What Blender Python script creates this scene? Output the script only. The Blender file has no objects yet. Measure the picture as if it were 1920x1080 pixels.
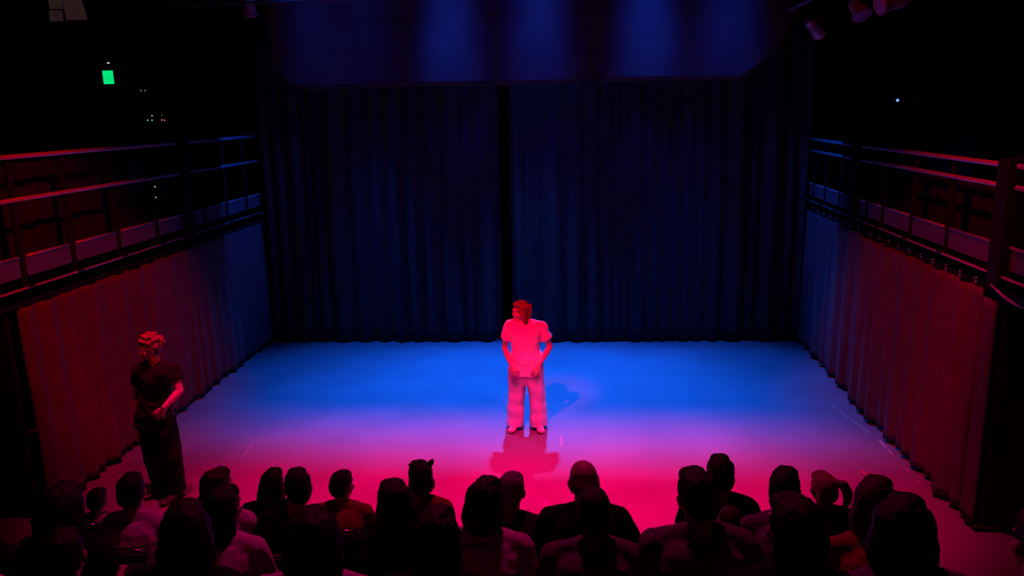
import bpy, bmesh, math, random
from mathutils import Vector, Matrix, Euler, noise
V = Vector
R = math.radians
PI = math.pi
sc = bpy.context.scene
C = sc.collection

# ------------------------------------------------------------------ camera
F_PX, CAM_Z = 1500.0, 3.93
_Y = V((129.0, 336.0, -F_PX)).normalized()          # stage axis seen in camera space
_Z = _Y.cross(V((1, .02, 0))).normalized()
if _Z.y < 0: _Z = -_Z
_X = _Y.cross(_Z)
CM = Matrix((_X, _Y, _Z))                           # camera -> world
cd = bpy.data.cameras.new('camera'); cam = bpy.data.objects.new('camera', cd); C.objects.link(cam)
cd.sensor_width = 36; cd.lens = 36 * F_PX / 1920; cd.clip_start = .05; cd.clip_end = 100
cam.matrix_world = Matrix.Translation((0, 0, CAM_Z)) @ CM.to_4x4()
sc.camera = cam

def ray(px, py): return CM @ V((px - 960.0, 540.0 - py, -F_PX))
def at_y(px, py, y):
    r = ray(px, py); return V((0, 0, CAM_Z)) + r * (y / r.y)
def at_z(px, py, z=0.0):
    r = ray(px, py); return V((0, 0, CAM_Z)) + r * ((z - CAM_Z) / r.z)

# ------------------------------------------------------------------ world, exposure
w = bpy.data.worlds.new('world'); sc.world = w; w.use_nodes = True
w.node_tree.nodes['Background'].inputs[0].default_value = (.3, .1, .4, 1)
w.node_tree.nodes['Background'].inputs[1].default_value = 0.0004
sc.view_settings.view_transform = 'Standard'; sc.view_settings.look = 'None'
sc.view_settings.exposure = 0; sc.view_settings.gamma = 1; sc.view_settings.use_curve_mapping = False

# ------------------------------------------------------------------ stage lights
BLUE = (.006, .112, 1.0); REDC = (1.0, .0, .12); REDP = (1.0, .0, .006)
def spot(name, loc, target, energy, color, half, blend=1.0, size=.12):
    l = bpy.data.lights.new(name, 'SPOT'); l.energy = energy; l.color = color
    l.spot_size = R(half * 2); l.spot_blend = blend; l.shadow_soft_size = size
    o = bpy.data.objects.new(name, l); C.objects.link(o)
    o.location = loc
    o.rotation_euler = (V(target) - V(loc)).to_track_quat('-Z', 'Y').to_euler()
    return o
# blue back light hung behind the border
spot('blue_back_light', (-.75, 12.85, 5.2), (-.75, 10.3, 0), 7600, BLUE, 40, .9, .10)
for x, tx in ((-3.7, -3.0), (2.0, 1.6)):
    spot('blue_back_light', (x, 12.75, 5.1), (tx, 11.1, 0), 3100, BLUE, 34, 1.0, .14)
# blue lamps on the rear ends of the side drapes
spot('blue_side_light', (-2.6, 12.4, 5.6), (-5.45, 11.85, 2.5), 640, (.006, .08, 1), 25, .9, .08)
spot('blue_side_light', (.9, 12.4, 5.6), (3.7, 12.1, 2.5), 640, (.006, .08, 1), 25, .9, .08)
# blue lamps raking the front of the border
for x, e in ((-3.95, .45), (-3.2, .3), (-1.9, 1.6), (-.6, 1.35), (.95, 1.6), (2.1, .9)):
    spot('blue_border_light', (x, 11.3, 8 - .3), (x, 12.1, 4.5), 1250 * e, (.004, .06, 1), 10.5, 1.0, .25)
for x, e in ((-3.1, .6), (-.8, 1.0), (1.4, 1.0)):  # weak blue fill added to raise the border's base tone
    spot('blue_border_fill', (x, 8.5, 7.4), (x, 12.1, 5.3), 120 * e, (.0, .03, 1), 15, 1.0, .25)
# blue lamps close above the rear drape
for x, e in ((-3.75, .25), (-3.1, .4), (-2.3, .5), (-1.75, 1.3), (-.85, .6), (-.35, .9), (.35, .6), (1.0, 1.6), (1.75, 1.2), (2.3, .4)):
    spot('blue_drape_light', (x, 12.72, 5.35), (x, 13.17, 2.0), 115 * e, (.05, .03, 1), 17, .8, .04)
# red top light over the front of the stage
for x, e in ((-3.8, .36), (-2.3, .9), (-.85, 1.0), (.6, 1.0), (1.85, .66), (2.9, .12)):
    spot('red_top_light', (x * .9 - .05, 6.6, 6.9), (x, 7.85, 0), 7000 * e, REDC, 19, 1.0, .15)
# red wash reaching the side drapes
spot('red_side_wash', (-2.2, 5.2, 6.4), (-5.45, 8.3, 2.0), 1350, REDP, 17, .8, .08)
spot('red_side_wash', (.9, 5.4, 6.4), (3.7, 8.8, 2.0), 1050, REDP, 17, .8, .08)
# red special on the performer
spot('red_special', (-1.9, 4.6, 6.6), (-.70, 9.42, 1.36), 3300, (1.0, .0, .015), 4.7, 1.0, .1)
spot('lilac_fill', (.3, 5.0, 6.9), (-.68, 9.42, .28), 340, (.42, .15, 1), 4.4, 1.0, .1)  # unseen lilac fill added to tint the performer's trousers
# faint magenta fill added to tint the sitters' shoulders
spot('seat_fill', (-.6, 7.2, 7.2), (-.6, 3.4, 1.2), 470, (1, .0, .22), 38, 1.0, .3)

# ------------------------------------------------------------------ materials
def mat(name, col, rough=.8, metal=0.0, noise_amt=.25, scale=20.0, bump=.0, bscale=80.0, spec=.5, stretch=None, sheen=0.0, emit=None):
    m = bpy.data.materials.new(name); m.use_nodes = True
    nt = m.node_tree; b = nt.nodes['Principled BSDF']
    b.inputs['Roughness'].default_value = rough; b.inputs['Metallic'].default_value = metal
    b.inputs['Specular IOR Level'].default_value = spec
    if sheen: b.inputs['Sheen Weight'].default_value = sheen
    tc = nt.nodes.new('ShaderNodeTexCoord'); mp = nt.nodes.new('ShaderNodeMapping')
    nt.links.new(tc.outputs['Object'], mp.inputs[0])
    if stretch: mp.inputs['Scale'].default_value = stretch
    n = nt.nodes.new('ShaderNodeTexNoise'); n.inputs['Scale'].default_value = scale; n.inputs['Detail'].default_value = 5
    nt.links.new(mp.outputs[0], n.inputs['Vector'])
    cr = nt.nodes.new('ShaderNodeValToRGB'); cr.color_ramp.elements[0].position = .3; cr.color_ramp.elements[1].position = .7
    k = noise_amt
    cr.color_ramp.elements[0].color = tuple(c * (1 - k) for c in col) + (1,)
    cr.color_ramp.elements[1].color = tuple(min(1, c * (1 + k)) for c in col) + (1,)
    nt.links.new(n.outputs['Fac'], cr.inputs[0]); nt.links.new(cr.outputs[0], b.inputs['Base Color'])
    if bump:
        n2 = nt.nodes.new('ShaderNodeTexNoise'); n2.inputs['Scale'].default_value = bscale; n2.inputs['Detail'].default_value = 3
        nt.links.new(mp.outputs[0], n2.inputs['Vector'])
        bp = nt.nodes.new('ShaderNodeBump'); bp.inputs['Strength'].default_value = bump; bp.inputs['Distance'].default_value = .01
        nt.links.new(n2.outputs['Fac'], bp.inputs['Height']); nt.links.new(bp.outputs[0], b.inputs['Normal'])
    if emit:
        b.inputs['Emission Color'].default_value = tuple(emit[:3]) + (1,); b.inputs['Emission Strength'].default_value = emit[3]
    return m
M = {}
M['floor'] = mat('stage_floor_vinyl', (.11, .11, .113), .42, noise_amt=.09, scale=1.6, bump=.05, bscale=35, spec=.25)
M['black_wall'] = mat('black_painted_wall', (.006, .006, .006), .9, bump=.15, spec=.1)
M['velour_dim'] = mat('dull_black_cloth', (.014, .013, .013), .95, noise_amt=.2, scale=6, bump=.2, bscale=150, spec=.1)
M['velour'] = mat('black_velour', (.032, .030, .032), .95, noise_amt=.2, scale=6, bump=.2, bscale=150, spec=.1, sheen=.0)
M['velour_side'] = mat('dark_velour_side', (.075, .068, .068), .95, noise_amt=.15, scale=6, bump=.2, bscale=150, spec=.1)
M['border'] = mat('border_fabric', (.06, .06, .062), .9, noise_amt=.1, scale=3, bump=.1, bscale=60, spec=.1)
M['steel'] = mat('painted_steel_tube', (.25, .25, .25), .4, .3, noise_amt=.1, bump=.05)
M['kick'] = mat('grey_kick_plate', (.06, .06, .06), .6, .0, noise_amt=.1)
M['darksteel'] = mat('dark_steel', (.006, .006, .006), .7, .0, noise_amt=.2, bump=.05, spec=.12)
M['chrome'] = mat('chrome_tube', (.7, .7, .7), .18, 1.0, noise_amt=.05)
M['seatfab'] = mat('black_seat_fabric', (.018, .016, .018), .9, noise_amt=.3, scale=60, bump=.3, bscale=300)
M['platform'] = mat('black_platform', (.012, .012, .012), .8, bump=.1)
M['tape'] = mat('pale_floor_tape', (.26, .24, .24), .6)
M['redtape'] = mat('red_floor_tape', (.2, .05, .05), .6)
M['skin'] = mat('skin', (.52, .32, .24), .5, noise_amt=.08, scale=30, bump=.05, bscale=200)
M['skin_dark'] = mat('skin_deep', (.24, .13, .085), .5, noise_amt=.08, scale=30, bump=.05, bscale=200)
M['eye'] = mat('eye_white', (.7, .68, .66), .2, noise_amt=.02)
M['iris'] = mat('dark_iris', (.03, .02, .015), .2, noise_amt=.1)
HS = (1, 1, .12)
M['hair_black'] = mat('black_hair', (.012, .009, .008), .6, noise_amt=.4, scale=110, bump=.6, bscale=160, stretch=HS, spec=.3)
M['hair_brown'] = mat('brown_hair', (.05, .028, .018), .55, noise_amt=.4, scale=110, bump=.6, bscale=160, stretch=HS, spec=.3)
M['hair_auburn'] = mat('auburn_hair', (.17, .055, .03), .5, noise_amt=.4, scale=110, bump=.7, bscale=160, stretch=HS)
M['hair_blond'] = mat('blond_hair', (.42, .28, .14), .5, noise_amt=.3, scale=110, bump=.6, bscale=160, stretch=HS)
M['hair_grey'] = mat('grey_hair', (.22, .21, .2), .6, noise_amt=.3, scale=110, bump=.6, bscale=160, stretch=HS)
M['white_cloth'] = mat('white_cotton', (.72, .70, .70), .9, noise_amt=.04, scale=8, bump=.25, bscale=25, spec=.2)
M['pants_cloth'] = mat('pale_trouser_cloth', (.62, .60, .62), .9, noise_amt=.04, scale=8, bump=.25, bscale=22, spec=.2)
M['black_cloth'] = mat('black_cotton', (.009, .008, .009), .9, noise_amt=.3, scale=10, bump=.3, bscale=40, spec=.15)
M['dark_cloth'] = mat('dark_jacket_cloth', (.03, .025, .03), .9, noise_amt=.3, scale=10, bump=.3, bscale=40, spec=.15)
M['red_cloth'] = mat('rust_red_cloth', (.3, .06, .05), .9, noise_amt=.15, scale=10, bump=.3, bscale=40, spec=.15)
M['pale_cloth'] = mat('pale_pink_cloth', (.72, .6, .66), .9, noise_amt=.08, scale=10, bump=.3, bscale=40, spec=.15)
M['purple_cloth'] = mat('grey_purple_cloth', (.16, .12, .17), .9, noise_amt=.15, scale=10, bump=.3, bscale=40, spec=.15)
M['denim'] = mat('dark_denim', (.02, .025, .05), .9, noise_amt=.2, scale=30, bump=.3, bscale=120)
M['shoe'] = mat('pale_shoe_leather', (.5, .3, .28), .5, noise_amt=.1)
M['blackshoe'] = mat('black_shoe_leather', (.015, .015, .015), .4, noise_amt=.2)
M['glass'] = mat('lamp_lens', (.2, .25, .35), .15, noise_amt=.05)
M['board'] = mat('pale_board', (.45, .36, .3), .8, noise_amt=.2, scale=6)
M['green_glow'] = mat('green_sign_glow', (.0, .3, .12), .4, emit=(.0, .80, .20, 1.0))
M['green_dim'] = mat('green_sign_letter', (.0, .2, .08), .4, emit=(.0, .50, .13, 1.0))
M['led_green'] = mat('led_green', (.1, .6, .2), .4, emit=(.15, .8, .25, .8))
M['led_red'] = mat('led_red', (.6, .1, .1), .4, emit=(.9, .18, .25, .8))
M['led_amber'] = mat('led_amber', (.5, .4, .1), .4, emit=(.5, .35, .12, .5))
M['led_white'] = mat('led_white', (.6, .6, .6), .4, emit=(.6, .65, .55, .8))
M['led_blue'] = mat('led_blue', (.2, .3, .8), .4, emit=(.18, .32, .9, 1.4))

# ------------------------------------------------------------------ object helpers
def link(o, parent=None):
    C.objects.link(o)
    if parent is not None: o.parent = parent
    return o
def tag(o, label=None, cat=None, group=None, kind=None):
    if label: o['label'] = label
    if cat: o['category'] = cat
    if group: o['group'] = group
    if kind: o['kind'] = kind
    return o
def empty(name, loc=(0, 0, 0), rz=0.0, label=None, cat=None, group=None):
    o = bpy.data.objects.new(name, None); o.location = loc; o.rotation_euler = (0, 0, rz); link(o)
    o.empty_display_size = .1
    return tag(o, label, cat, group)
def wrinkle(me, amp, seed, mode):
    ns = [v.normal.copy() for v in me.vertices]
    for v, n in zip(me.vertices, ns):
        c = v.co
        if mode == 'legs':      # long soft vertical folds with a few breaks at the hem
            q = noise.noise(V((c.x * 14, c.y * 14, c.z * 1.6 + seed))) * .8 + noise.noise(V((c.x * 6, c.y * 6, c.z * 9 + seed))) * .45
        else:                   # diagonal drags from the shoulders and across the waist
            q = noise.noise(V(((c.x + c.z * .7) * 11, c.y * 7, (c.z - abs(c.x)) * 5 + seed))) * .7 + noise.noise(V((c.x * 5, c.y * 5, c.z * 16 + seed))) * .5
        v.co = c + n * amp * q
    return me
def obj(name, bm, m, parent=None, smooth=True, loc=None):
    me = bpy.data.meshes.new(name)
    if isinstance(bm, bpy.types.Mesh): me = bm
    else:
        bmesh.ops.recalc_face_normals(bm, faces=bm.faces)
        bm.to_mesh(me); bm.free()
    if smooth:
        me.polygons.foreach_set('use_smooth', [True] * len(me.polygons))
    o = bpy.data.objects.new(name, me)
    if len(me.materials) == 0: me.materials.append(None)
    o.material_slots[0].link = 'OBJECT'; o.material_slots[0].material = m
    if loc is not None: o.location = loc
    return link(o, parent)
def copy_tree(o, parent=None):
    c = o.copy(); C.objects.link(c); c.parent = parent
    for ch in o.children: copy_tree(ch, c)
    return c
def box(bm, c, s, rot=None, bevel=0.0):
    r = bmesh.ops.create_cube(bm, size=1)
    vs = r['verts']
    for v in vs: v.co = V((v.co.x * s[0], v.co.y * s[1], v.co.z * s[2]))
    if bevel:
        es = list({e for v in vs for e in v.link_edges})
        rr = bmesh.ops.bevel(bm, geom=es, offset=bevel, segments=2, affect='EDGES', profile=.6)
        vs = list({v for f in rr['faces'] for v in f.verts} | {v for v in vs if v.is_valid})
    for v in vs:
        if rot is not None: v.co = rot @ v.co
        v.co = v.co + V(c)
def bx(c, s, bevel=0.0, rot=None):
    bm = bmesh.new(); box(bm, c, s, rot, bevel); return bm
def ell(bm, c, r, rot=None, u=18, v=12):
    if not hasattr(r, '__len__'): r = (r, r, r)
    q = bmesh.ops.create_uvsphere(bm, u_segments=u, v_segments=v, radius=1)
    for p in q['verts']:
        p.co = V((p.co.x * r[0], p.co.y * r[1], p.co.z * r[2]))
        if rot is not None: p.co = rot @ p.co
        p.co = p.co + V(c)
def loft(bm, secs, n=24, power=2.0):
    rings = []
    for c, ax, ay in secs:
        c = V(c); ax = V(ax); ay = V(ay); ring = []
        for i in range(n):
            a = 2 * PI * i / n; ca, sa = math.cos(a), math.sin(a)
            x = math.copysign(abs(ca) ** (2 / power), ca); y = math.copysign(abs(sa) ** (2 / power), sa)
            ring.append(bm.verts.new(c + ax * x + ay * y))
        rings.append(ring)
    for a, b in zip(rings, rings[1:]):
        for i in range(n): bm.faces.new((a[i], a[(i + 1) % n], b[(i + 1) % n], b[i]))
    bm.faces.new(rings[0][::-1]); bm.faces.new(rings[-1])
def tube(bm, pts, rad, n=12, caps=True):
    pts = [V(p) for p in pts]
    if not hasattr(rad, '__len__'): rad = [rad] * len(pts)
    secs = []; prev = None
    for i, p in enumerate(pts):
        t = (pts[min(i + 1, len(pts) - 1)] - pts[max(i - 1, 0)]).normalized()
        if prev is None:
            s = t.cross(V((0, 0, 1)))
            if s.length < .05: s = t.cross(V((1, 0, 0)))
        else: s = prev - t * prev.dot(t)
        s.normalize(); prev = s; u = t.cross(s)
        secs.append((p, s * rad[i], u * rad[i]))
    loft(bm, secs, n)
def chain(bm, pts, rad, n=14):
    pts = [V(p) for p in pts]
    for i in range(len(pts) - 1): tube(bm, (pts[i], pts[i + 1]), (rad[i], rad[i + 1]), n)
    for p, r in zip(pts, rad): ell(bm, p, r, None, 12, 8)
def remesh(bm, voxel, smooth=3, disp=None, name='m'):
    bmesh.ops.recalc_face_normals(bm, faces=bm.faces)
    me = bpy.data.meshes.new(name); bm.to_mesh(me); bm.free()
    o = bpy.data.objects.new('tmp', me); C.objects.link(o)
    md = o.modifiers.new('r', 'REMESH'); md.mode = 'VOXEL'; md.voxel_size = voxel; md.use_smooth_shade = True
    if smooth:
        ms = o.modifiers.new('s', 'SMOOTH'); ms.factor = .5; ms.iterations = smooth
    dg = bpy.context.evaluated_depsgraph_get(); dg.update()
    out = bpy.data.meshes.new_from_object(o.evaluated_get(dg)); out.name = name
    bpy.data.objects.remove(o); bpy.data.meshes.remove(me)
    if disp:
        amp, freq = disp[0], disp[1]; st = disp[2] if len(disp) > 2 else (1, 1, 1)
        ns = [v.normal.copy() for v in out.vertices]
        for v, nn in zip(out.vertices, ns):
            q = V((v.co.x * st[0], v.co.y * st[1], v.co.z * st[2])) * freq
            v.co = v.co + nn * (amp * noise.fractal(q, 1, 2, 3))
    return out

# ------------------------------------------------------------------ human builder
def head_prims(bm, Mh):
    """head in its own frame (origin at head centre, +Y = face), placed by the 4x4 Mh"""
    t = bmesh.new()
    ell(t, (0, -.012, .028), (.075, .096, .090))
    ell(t, (0, .028, -.035), (.060, .066, .078))
    ell(t, (0, .066, -.098), (.026, .022, .020))
    ell(t, (0, .02, -.075), (.05, .055, .04))
    chain(t, ((0, .088, .012), (0, .098, -.014), (0, .105, -.030)), (.008, .0095, .0115))
    for s in (-1, 1):
        ell(t, (s * .013, .094, -.034), (.009, .010, .008))
        ell(t, (s * .038, .068, -.03), (.023, .02, .024))
        ell(t, (s * .079, -.006, -.006), (.008, .019, .031), Euler((R(-12), 0, R(-s * 18))).to_matrix())
        chain(t, ((s * .012, .090, .030), (s * .046, .074, .028)), (.010, .009))
    chain(t, ((-.020, .088, -.063), (0, .097, -.061), (.020, .088, -.063)), (.005, .008, .005))
    chain(t, ((-.018, .086, -.073), (0, .094, -.074), (.018, .086, -.073)), (.005, .009, .005))
    t.transform(Mh); me = bpy.data.meshes.new('h'); t.to_mesh(me); t.free(); bm.from_mesh(me); bpy.data.meshes.remove(me)
def hand_prims(bm, wrist, direc, palm_n, side, curl=.5, sc_=1.0, spread=.0):
    """palm, four unequal bent fingers and a thumb from the side of the palm; side=+1 thumb on +cross side"""
    y = V(direc).normalized(); z = V(palm_n); z = (z - y * z.dot(y)).normalized(); x = y.cross(z) * side
    w_ = V(wrist)
    def P(a, b, c): return w_ + (x * a + y * b + z * c) * sc_
    secs = []
    for b, a_, c_ in ((-.01, .026, .019), (.02, .033, .018), (.055, .041, .016), (.088, .042, .013)):
        secs.append((P(0, b, 0), x * a_ * sc_, z * c_ * sc_))
    loft(bm, secs, 16, 2.6)
    L = ((.034, .036, .024, .019), (.012, .041, .027, .021), (-.0105, .038, .025, .020), (-.032, .029, .019, .017))
    for k, (fx, a, b, c) in enumerate(L):
        p = P(fx * .98, .086, 0); ang = R(8); pts = [P(fx * .9, .06, 0), p]
        sp = fx * (1.6 + spread)
        for j, l in enumerate((a, b, c)):
            ang += curl * (R(26), R(38), R(26))[j] * (1 + .12 * k)
            d = (y * math.cos(ang) + z * math.sin(ang) + x * sp * math.cos(ang)).normalized()
            pts.append(pts[-1] + d * l * sc_)
        chain(bm, pts, [r * sc_ for r in (.0105, .010, .009, .0083, .0070)], 10)
    tb = [P(.026, .012, .004), P(.046, .038, .012)]
    d = (x * .62 + y * .75 + z * .3).normalized(); tb.append(tb[-1] + d * .034 * sc_)
    d = (x * .30 + y * .88 + z * .42).normalized(); tb.append(tb[-1] + d * .028 * sc_)
    chain(bm, tb, [r * sc_ for r in (.016, .0135, .0108, .0085)], 10)

def lerp(a, b, t): return V(a) * (1 - t) + V(b) * t
def torso_secs(J, fr, grow=0.0, z0=0.0, z1=1.0, flare=0.0):
    """torso cross-sections between pelvis and neck; fr = (side, front) unit vectors at pelvis and chest"""
    T = ((-.16, .125, .095), (0, .168, .115), (.16, .160, .112), (.36, .138, .100), (.56, .155, .108), (.76, .172, .112), (.90, .158, .096), (1.0, .104, .072), (1.06, .068, .060))
    out = []
    for t, a, b in T:
        if t < z0 - 1e-6 or t > z1 + 1e-6: continue
        c = lerp(J['pelvis'], J['neck'], t) if t > 0 else V(J['pelvis']) + (V(J['pelvis']) - V(J['neck'])).normalized() * (-t) * .5
        bow = J.get('bow', 0) * math.sin(PI * max(0, min(1, t)))
        k = max(0, min(1, t)); sd = (V(fr[0]) * (1 - k) + V(fr[2]) * k).normalized(); ft = (V(fr[1]) * (1 - k) + V(fr[3]) * k).normalized()
        g = grow + flare * max(0, 1 - t * 1.6)
        out.append((c - ft * bow, sd * (a + g) * J.get('w', 1), ft * (b + g) * J.get('d', 1)))
    return out
def body_prims(J, fr, hands=True):
    bm = bmesh.new()
    loft(bm, torso_secs(J, fr), 28, 2.3)
    sd, ft = V(fr[2]), V(fr[3])
    chain(bm, (lerp(J['neck'], J['head'], -.15), lerp(J['neck'], J['head'], .55)), (.062, .054))
    head_prims(bm, J['Mh'])
    for s, k in ((-1, 'L'), (1, 'R')):
        sh, el, wr = V(J['sh' + k]), V(J['el' + k]), V(J['wr' + k])
        chain(bm, (lerp(J['neck'], sh, .25), sh), (.058, .056))
        chain(bm, (sh, lerp(sh, el, .45), el, lerp(el, wr, .35), wr), (.054, .046, .037, .040, .025))
        hp, kn, an = V(J['hip' + k]), V(J['kn' + k]), V(J['an' + k])
        chain(bm, (hp, lerp(hp, kn, .4), kn, lerp(kn, an, .3), an), (.088, .076, .054, .056, .036), 18)
        toe = V(J['toe' + k]); d = (toe - an); d.z = 0; d.normalize(); sx = d.cross(V((0, 0, 1)))
        heel = V((an.x, an.y, toe.z)) - d * .035
        loft(bm, ((heel, sx * .020, V((0, 0, .02))), (heel + d * .03, sx * .034, V((0, 0, .035))), (heel + d * .09, sx * .034, V((0, 0, .042))),
                  (heel + d * .16, sx * .042, V((0, 0, .028))), (heel + d * .215, sx * .042, V((0, 0, .020))), (heel + d * .245, sx * .026, V((0, 0, .014)))), 16, 2.4)
        chain(bm, (an, heel + d * .05 + V((0, 0, .02))), (.036, .036))
        if hands:
            hand_prims(bm, wr, J['hd' + k], J['pn' + k], J.get('ts' + k, s), J.get('curl', .7))
    return bm
def frust(bm, a, b, ra, rb, n=20): tube(bm, (a, b), (ra, rb), n)
def cone_chain(bm, pts, rad, n=20):
    """sleeve or trouser leg with a flat cut end"""
    tube(bm, pts, rad, n)
    for p, r in list(zip(pts, rad))[:-1]: ell(bm, p, r * .98, None, 14, 10)
def tshirt_bm(J, fr, sleeve=.55, grow=.018, hem=-.0, flare=.02, long=False):
    bm = bmesh.new()
    loft(bm, torso_secs(J, fr, grow, hem, 1.0, flare), 28, 2.3)
    for k in 'LR':
        sh, el, wr = V(J['sh' + k]), V(J['el' + k]), V(J['wr' + k])
        chain(bm, (lerp(J['neck'], sh, .30), sh), (.068, .071))
        if long: cone_chain(bm, (sh, lerp(sh, el, .5), el, lerp(el, wr, .5), lerp(el, wr, .93)), (.068, .062, .054, .048, .040))
        else: cone_chain(bm, (sh, lerp(sh, el, sleeve)), (.073, .072))
    return bm
def trousers_bm(J, fr, wide=0.0, seated=False):
    bm = bmesh.new()
    s = torso_secs(J, fr, .014, -.16, .36)
    loft(bm, s[:4], 28, 2.3)
    for k in 'LR':
        hp, kn, an = V(J['hip' + k]), V(J['kn' + k]), V(J['an' + k])
        e = lerp(kn, an, .97) + V((0, 0, -.03))
        cone_chain(bm, (hp, lerp(hp, kn, .45), kn, lerp(kn, an, .5), e), (.104, .098 + wide * .3, .074 + wide * .6, .066 + wide * .85, .060 + wide))
    return bm

# ---- hair shells in the head frame
def hair_bm(style, rnd):
    bm = bmesh.new()
    if style == 'bald':
        for i in range(9):
            a = R(190 + i * 20)
            ell(bm, (.072 * math.cos(a), -.012 + .094 * math.sin(a), -.02), (.012, .013, .028), None, 10, 8)
        return bm
    ell(bm, (0, -.020, .040), (.084, .100, .090))
    ell(bm, (0, -.055, .000), (.080, .066, .085))
    if style == 'short':
        ell(bm, (0, .035, .085), (.062, .055, .04))
    elif style == 'crop':
        ell(bm, (0, .01, .07), (.07, .08, .055))
    elif style in ('bob', 'bob_wide'):
        k = 1.12 if style == 'bob_wide' else 1.0
        ell(bm, (0, -.025, .030), (.095 * k, .100, .094)); ell(bm, (0, -.045, -.03), (.103 * k, .082, .09))
        loft(bm, (((0, -.035, .0), (.098 * k, 0, 0), (0, .085, 0)),
                  ((0, -.045, -.07), (.104 * k, 0, 0), (0, .078, 0)), ((0, -.05, -.115), (.095 * k, 0, 0), (0, .066, 0)), ((0, -.05, -.14), (.07, 0, 0), (0, .045, 0))), 24)
        ell(bm, (0, .035, .085), (.066, .056, .04))
    elif style == 'wavy':
        ell(bm, (-.004, -.025, .034), (.096, .100, .094)); ell(bm, (0, .03, .088), (.070, .060, .042))
        for s_ in (-1, 1):
            for q_ in range(5):
                y_ = -.085 + q_ * .026; x_ = s_ * (.066 + .006 * q_)
                chain(bm, [(x_ + s_ * .030 * math.sin(.9 + t_ * .9 + q_), y_ + .008 * math.sin(t_ * 2 + q_), .06 - t_ * .045) for t_ in range(5)], (.03, .034, .034, .030, .018), 10)
        loft(bm, (((0, -.05, .03), (.085, 0, 0), (0, .07, 0)), ((0, -.06, -.05), (.085, 0, 0), (0, .060, 0)), ((0, -.065, -.11), (.065, 0, 0), (0, .045, 0))), 20)
    elif style == 'long':
        loft(bm, (((0, -.02, .08), (.08, 0, 0), (0, .085, 0)), ((0, -.045, .0), (.100, 0, 0), (0, .078, 0)), ((0, -.065, -.10), (.112, 0, 0), (0, .062, 0)),
                  ((0, -.085, -.22), (.125, 0, 0), (0, .045, 0)), ((0, -.10, -.34), (.115, 0, 0), (0, .036, 0)), ((0, -.10, -.43), (.07, 0, 0), (0, .022, 0))), 24)
        ell(bm, (0, .035, .085), (.066, .056, .04))
    elif style == 'curly':
        for i in range(70):
            th = rnd.uniform(0, 2 * PI); z = rnd.uniform(-.35, 1)
            q = math.sqrt(max(0, 1 - z * z)); d = V((q * math.cos(th) * .092, q * math.sin(th) * .105 - .022, z * .100 + .040))
            if d.y > .045 and d.z < .06: continue
            ell(bm, d, rnd.uniform(.017, .030), None, 10, 8)
    elif style == 'bun':
        ell(bm, (0, -.105, .085), (.045, .042, .042)); ell(bm, (0, .035, .085), (.062, .055, .04))
    elif style == 'two_buns':
        ell(bm, (.066, -.03, .115), (.020, .022, .020)); ell(bm, (.082, -.03, .128), (.011, .012, .013)); ell(bm, (-.058, -.03, .118), (.014, .02, .015))
        ell(bm, (-.078, -.04, .125), (.012, .012, .006)); ell(bm, (0, .035, .085), (.066, .056, .04)); ell(bm, (0, -.045, -.02), (.092, .078, .075))
    elif style == 'ponytail':
        ell(bm, (0, .035, .085), (.064, .056, .04))
        chain(bm, ((.03, -.10, .09), (.075, -.135, .075), (.108, -.13, .02), (.112, -.115, -.05), (.10, -.10, -.115), (.085, -.09, -.16)), (.026, .032, .032, .028, .02, .010))
    elif style == 'low_pony':
        ell(bm, (0, .035, .085), (.064, .056, .04))
        chain(bm, ((0, -.10, -.01), (0, -.145, -.05), (0, -.15, -.13), (.01, -.14, -.21)), (.024, .030, .026, .010))
    return bm
HAIR = {}
def hair_mesh(style, seed, voxel=.006):
    key = (style, seed, voxel)
    if key not in HAIR:
        a = {'curly': .012, 'bald': .002, 'crop': .003}.get(style, .007)
        HAIR[key] = remesh(hair_bm(style, random.Random(seed)), voxel, 2, (a, 34, (1, 1, .35) if style != 'curly' else (1, 1, 1)), 'hair_' + style)
        if seed:
            o_ = V((seed * 3.1, 0, 0))
            for v in HAIR[key].vertices: v.co = v.co * (1 + .03 * noise.noise(v.co * 12 + o_))
    return HAIR[key]

# ================================================================== THE ROOM
XL, XR, YB = -5.45, 3.70, 13.42
def struct(name, bm, m, smooth=False):
    return tag(obj(name, bm, m, None, smooth), kind='structure')
struct('floor', bx((-.9, 6.5, -.05), (13.2, 16.2, .1)), M['floor'])
struct('wall_back', bx((-.9, 14.3, 3.9), (13.2, .2, 8)), M['black_wall'])
struct('wall_left', bx((-7.3, 6.5, 3.9), (.2, 16.2, 8)), M['black_wall'])
struct('wall_right', bx((5.5, 6.5, 3.9), (.2, 16.2, 8)), M['black_wall'])
struct('wall_rear', bx((-.9, -1.6, 3.9), (13.2, .2, 8)), M['black_wall'])
struct('ceiling', bx((-.9, 6.5, 8.0), (13.2, 16.2, .2)), M['black_wall'])
# masking returns where the side drapes end
struct('trim_1', bx((-6.33, 6.98, 1.1), (1.70, .06, 2.2)), M['black_wall'])
bm = bmesh.new(); a = V((3.74, 7.30, 0)); b = V((5.38, 6.05, 0)); d = (b - a).normalized(); nrm = V((-d.y, d.x, 0)) * .04
vs = [bm.verts.new(p) for p in (a - nrm, b - nrm, b + nrm, a + nrm)]; fc = bm.faces.new(vs)
ex = bmesh.ops.extrude_face_region(bm, geom=[fc]); bmesh.ops.translate(bm, vec=(0, 0, 2.2), verts=[v for v in ex['geom'] if isinstance(v, bmesh.types.BMVert)])
struct('trim_2', bm, M['black_wall'])
struct('hem_shade_left', bx((XL - .06, 10.1, .02), (.08, 6.2, .04)), M['black_wall'])  # black strips standing in for the shade under the side drape hems
struct('hem_shade_right', bx((XR + .06, 10.4, .02), (.08, 6.0, .04)), M['black_wall'])

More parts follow.
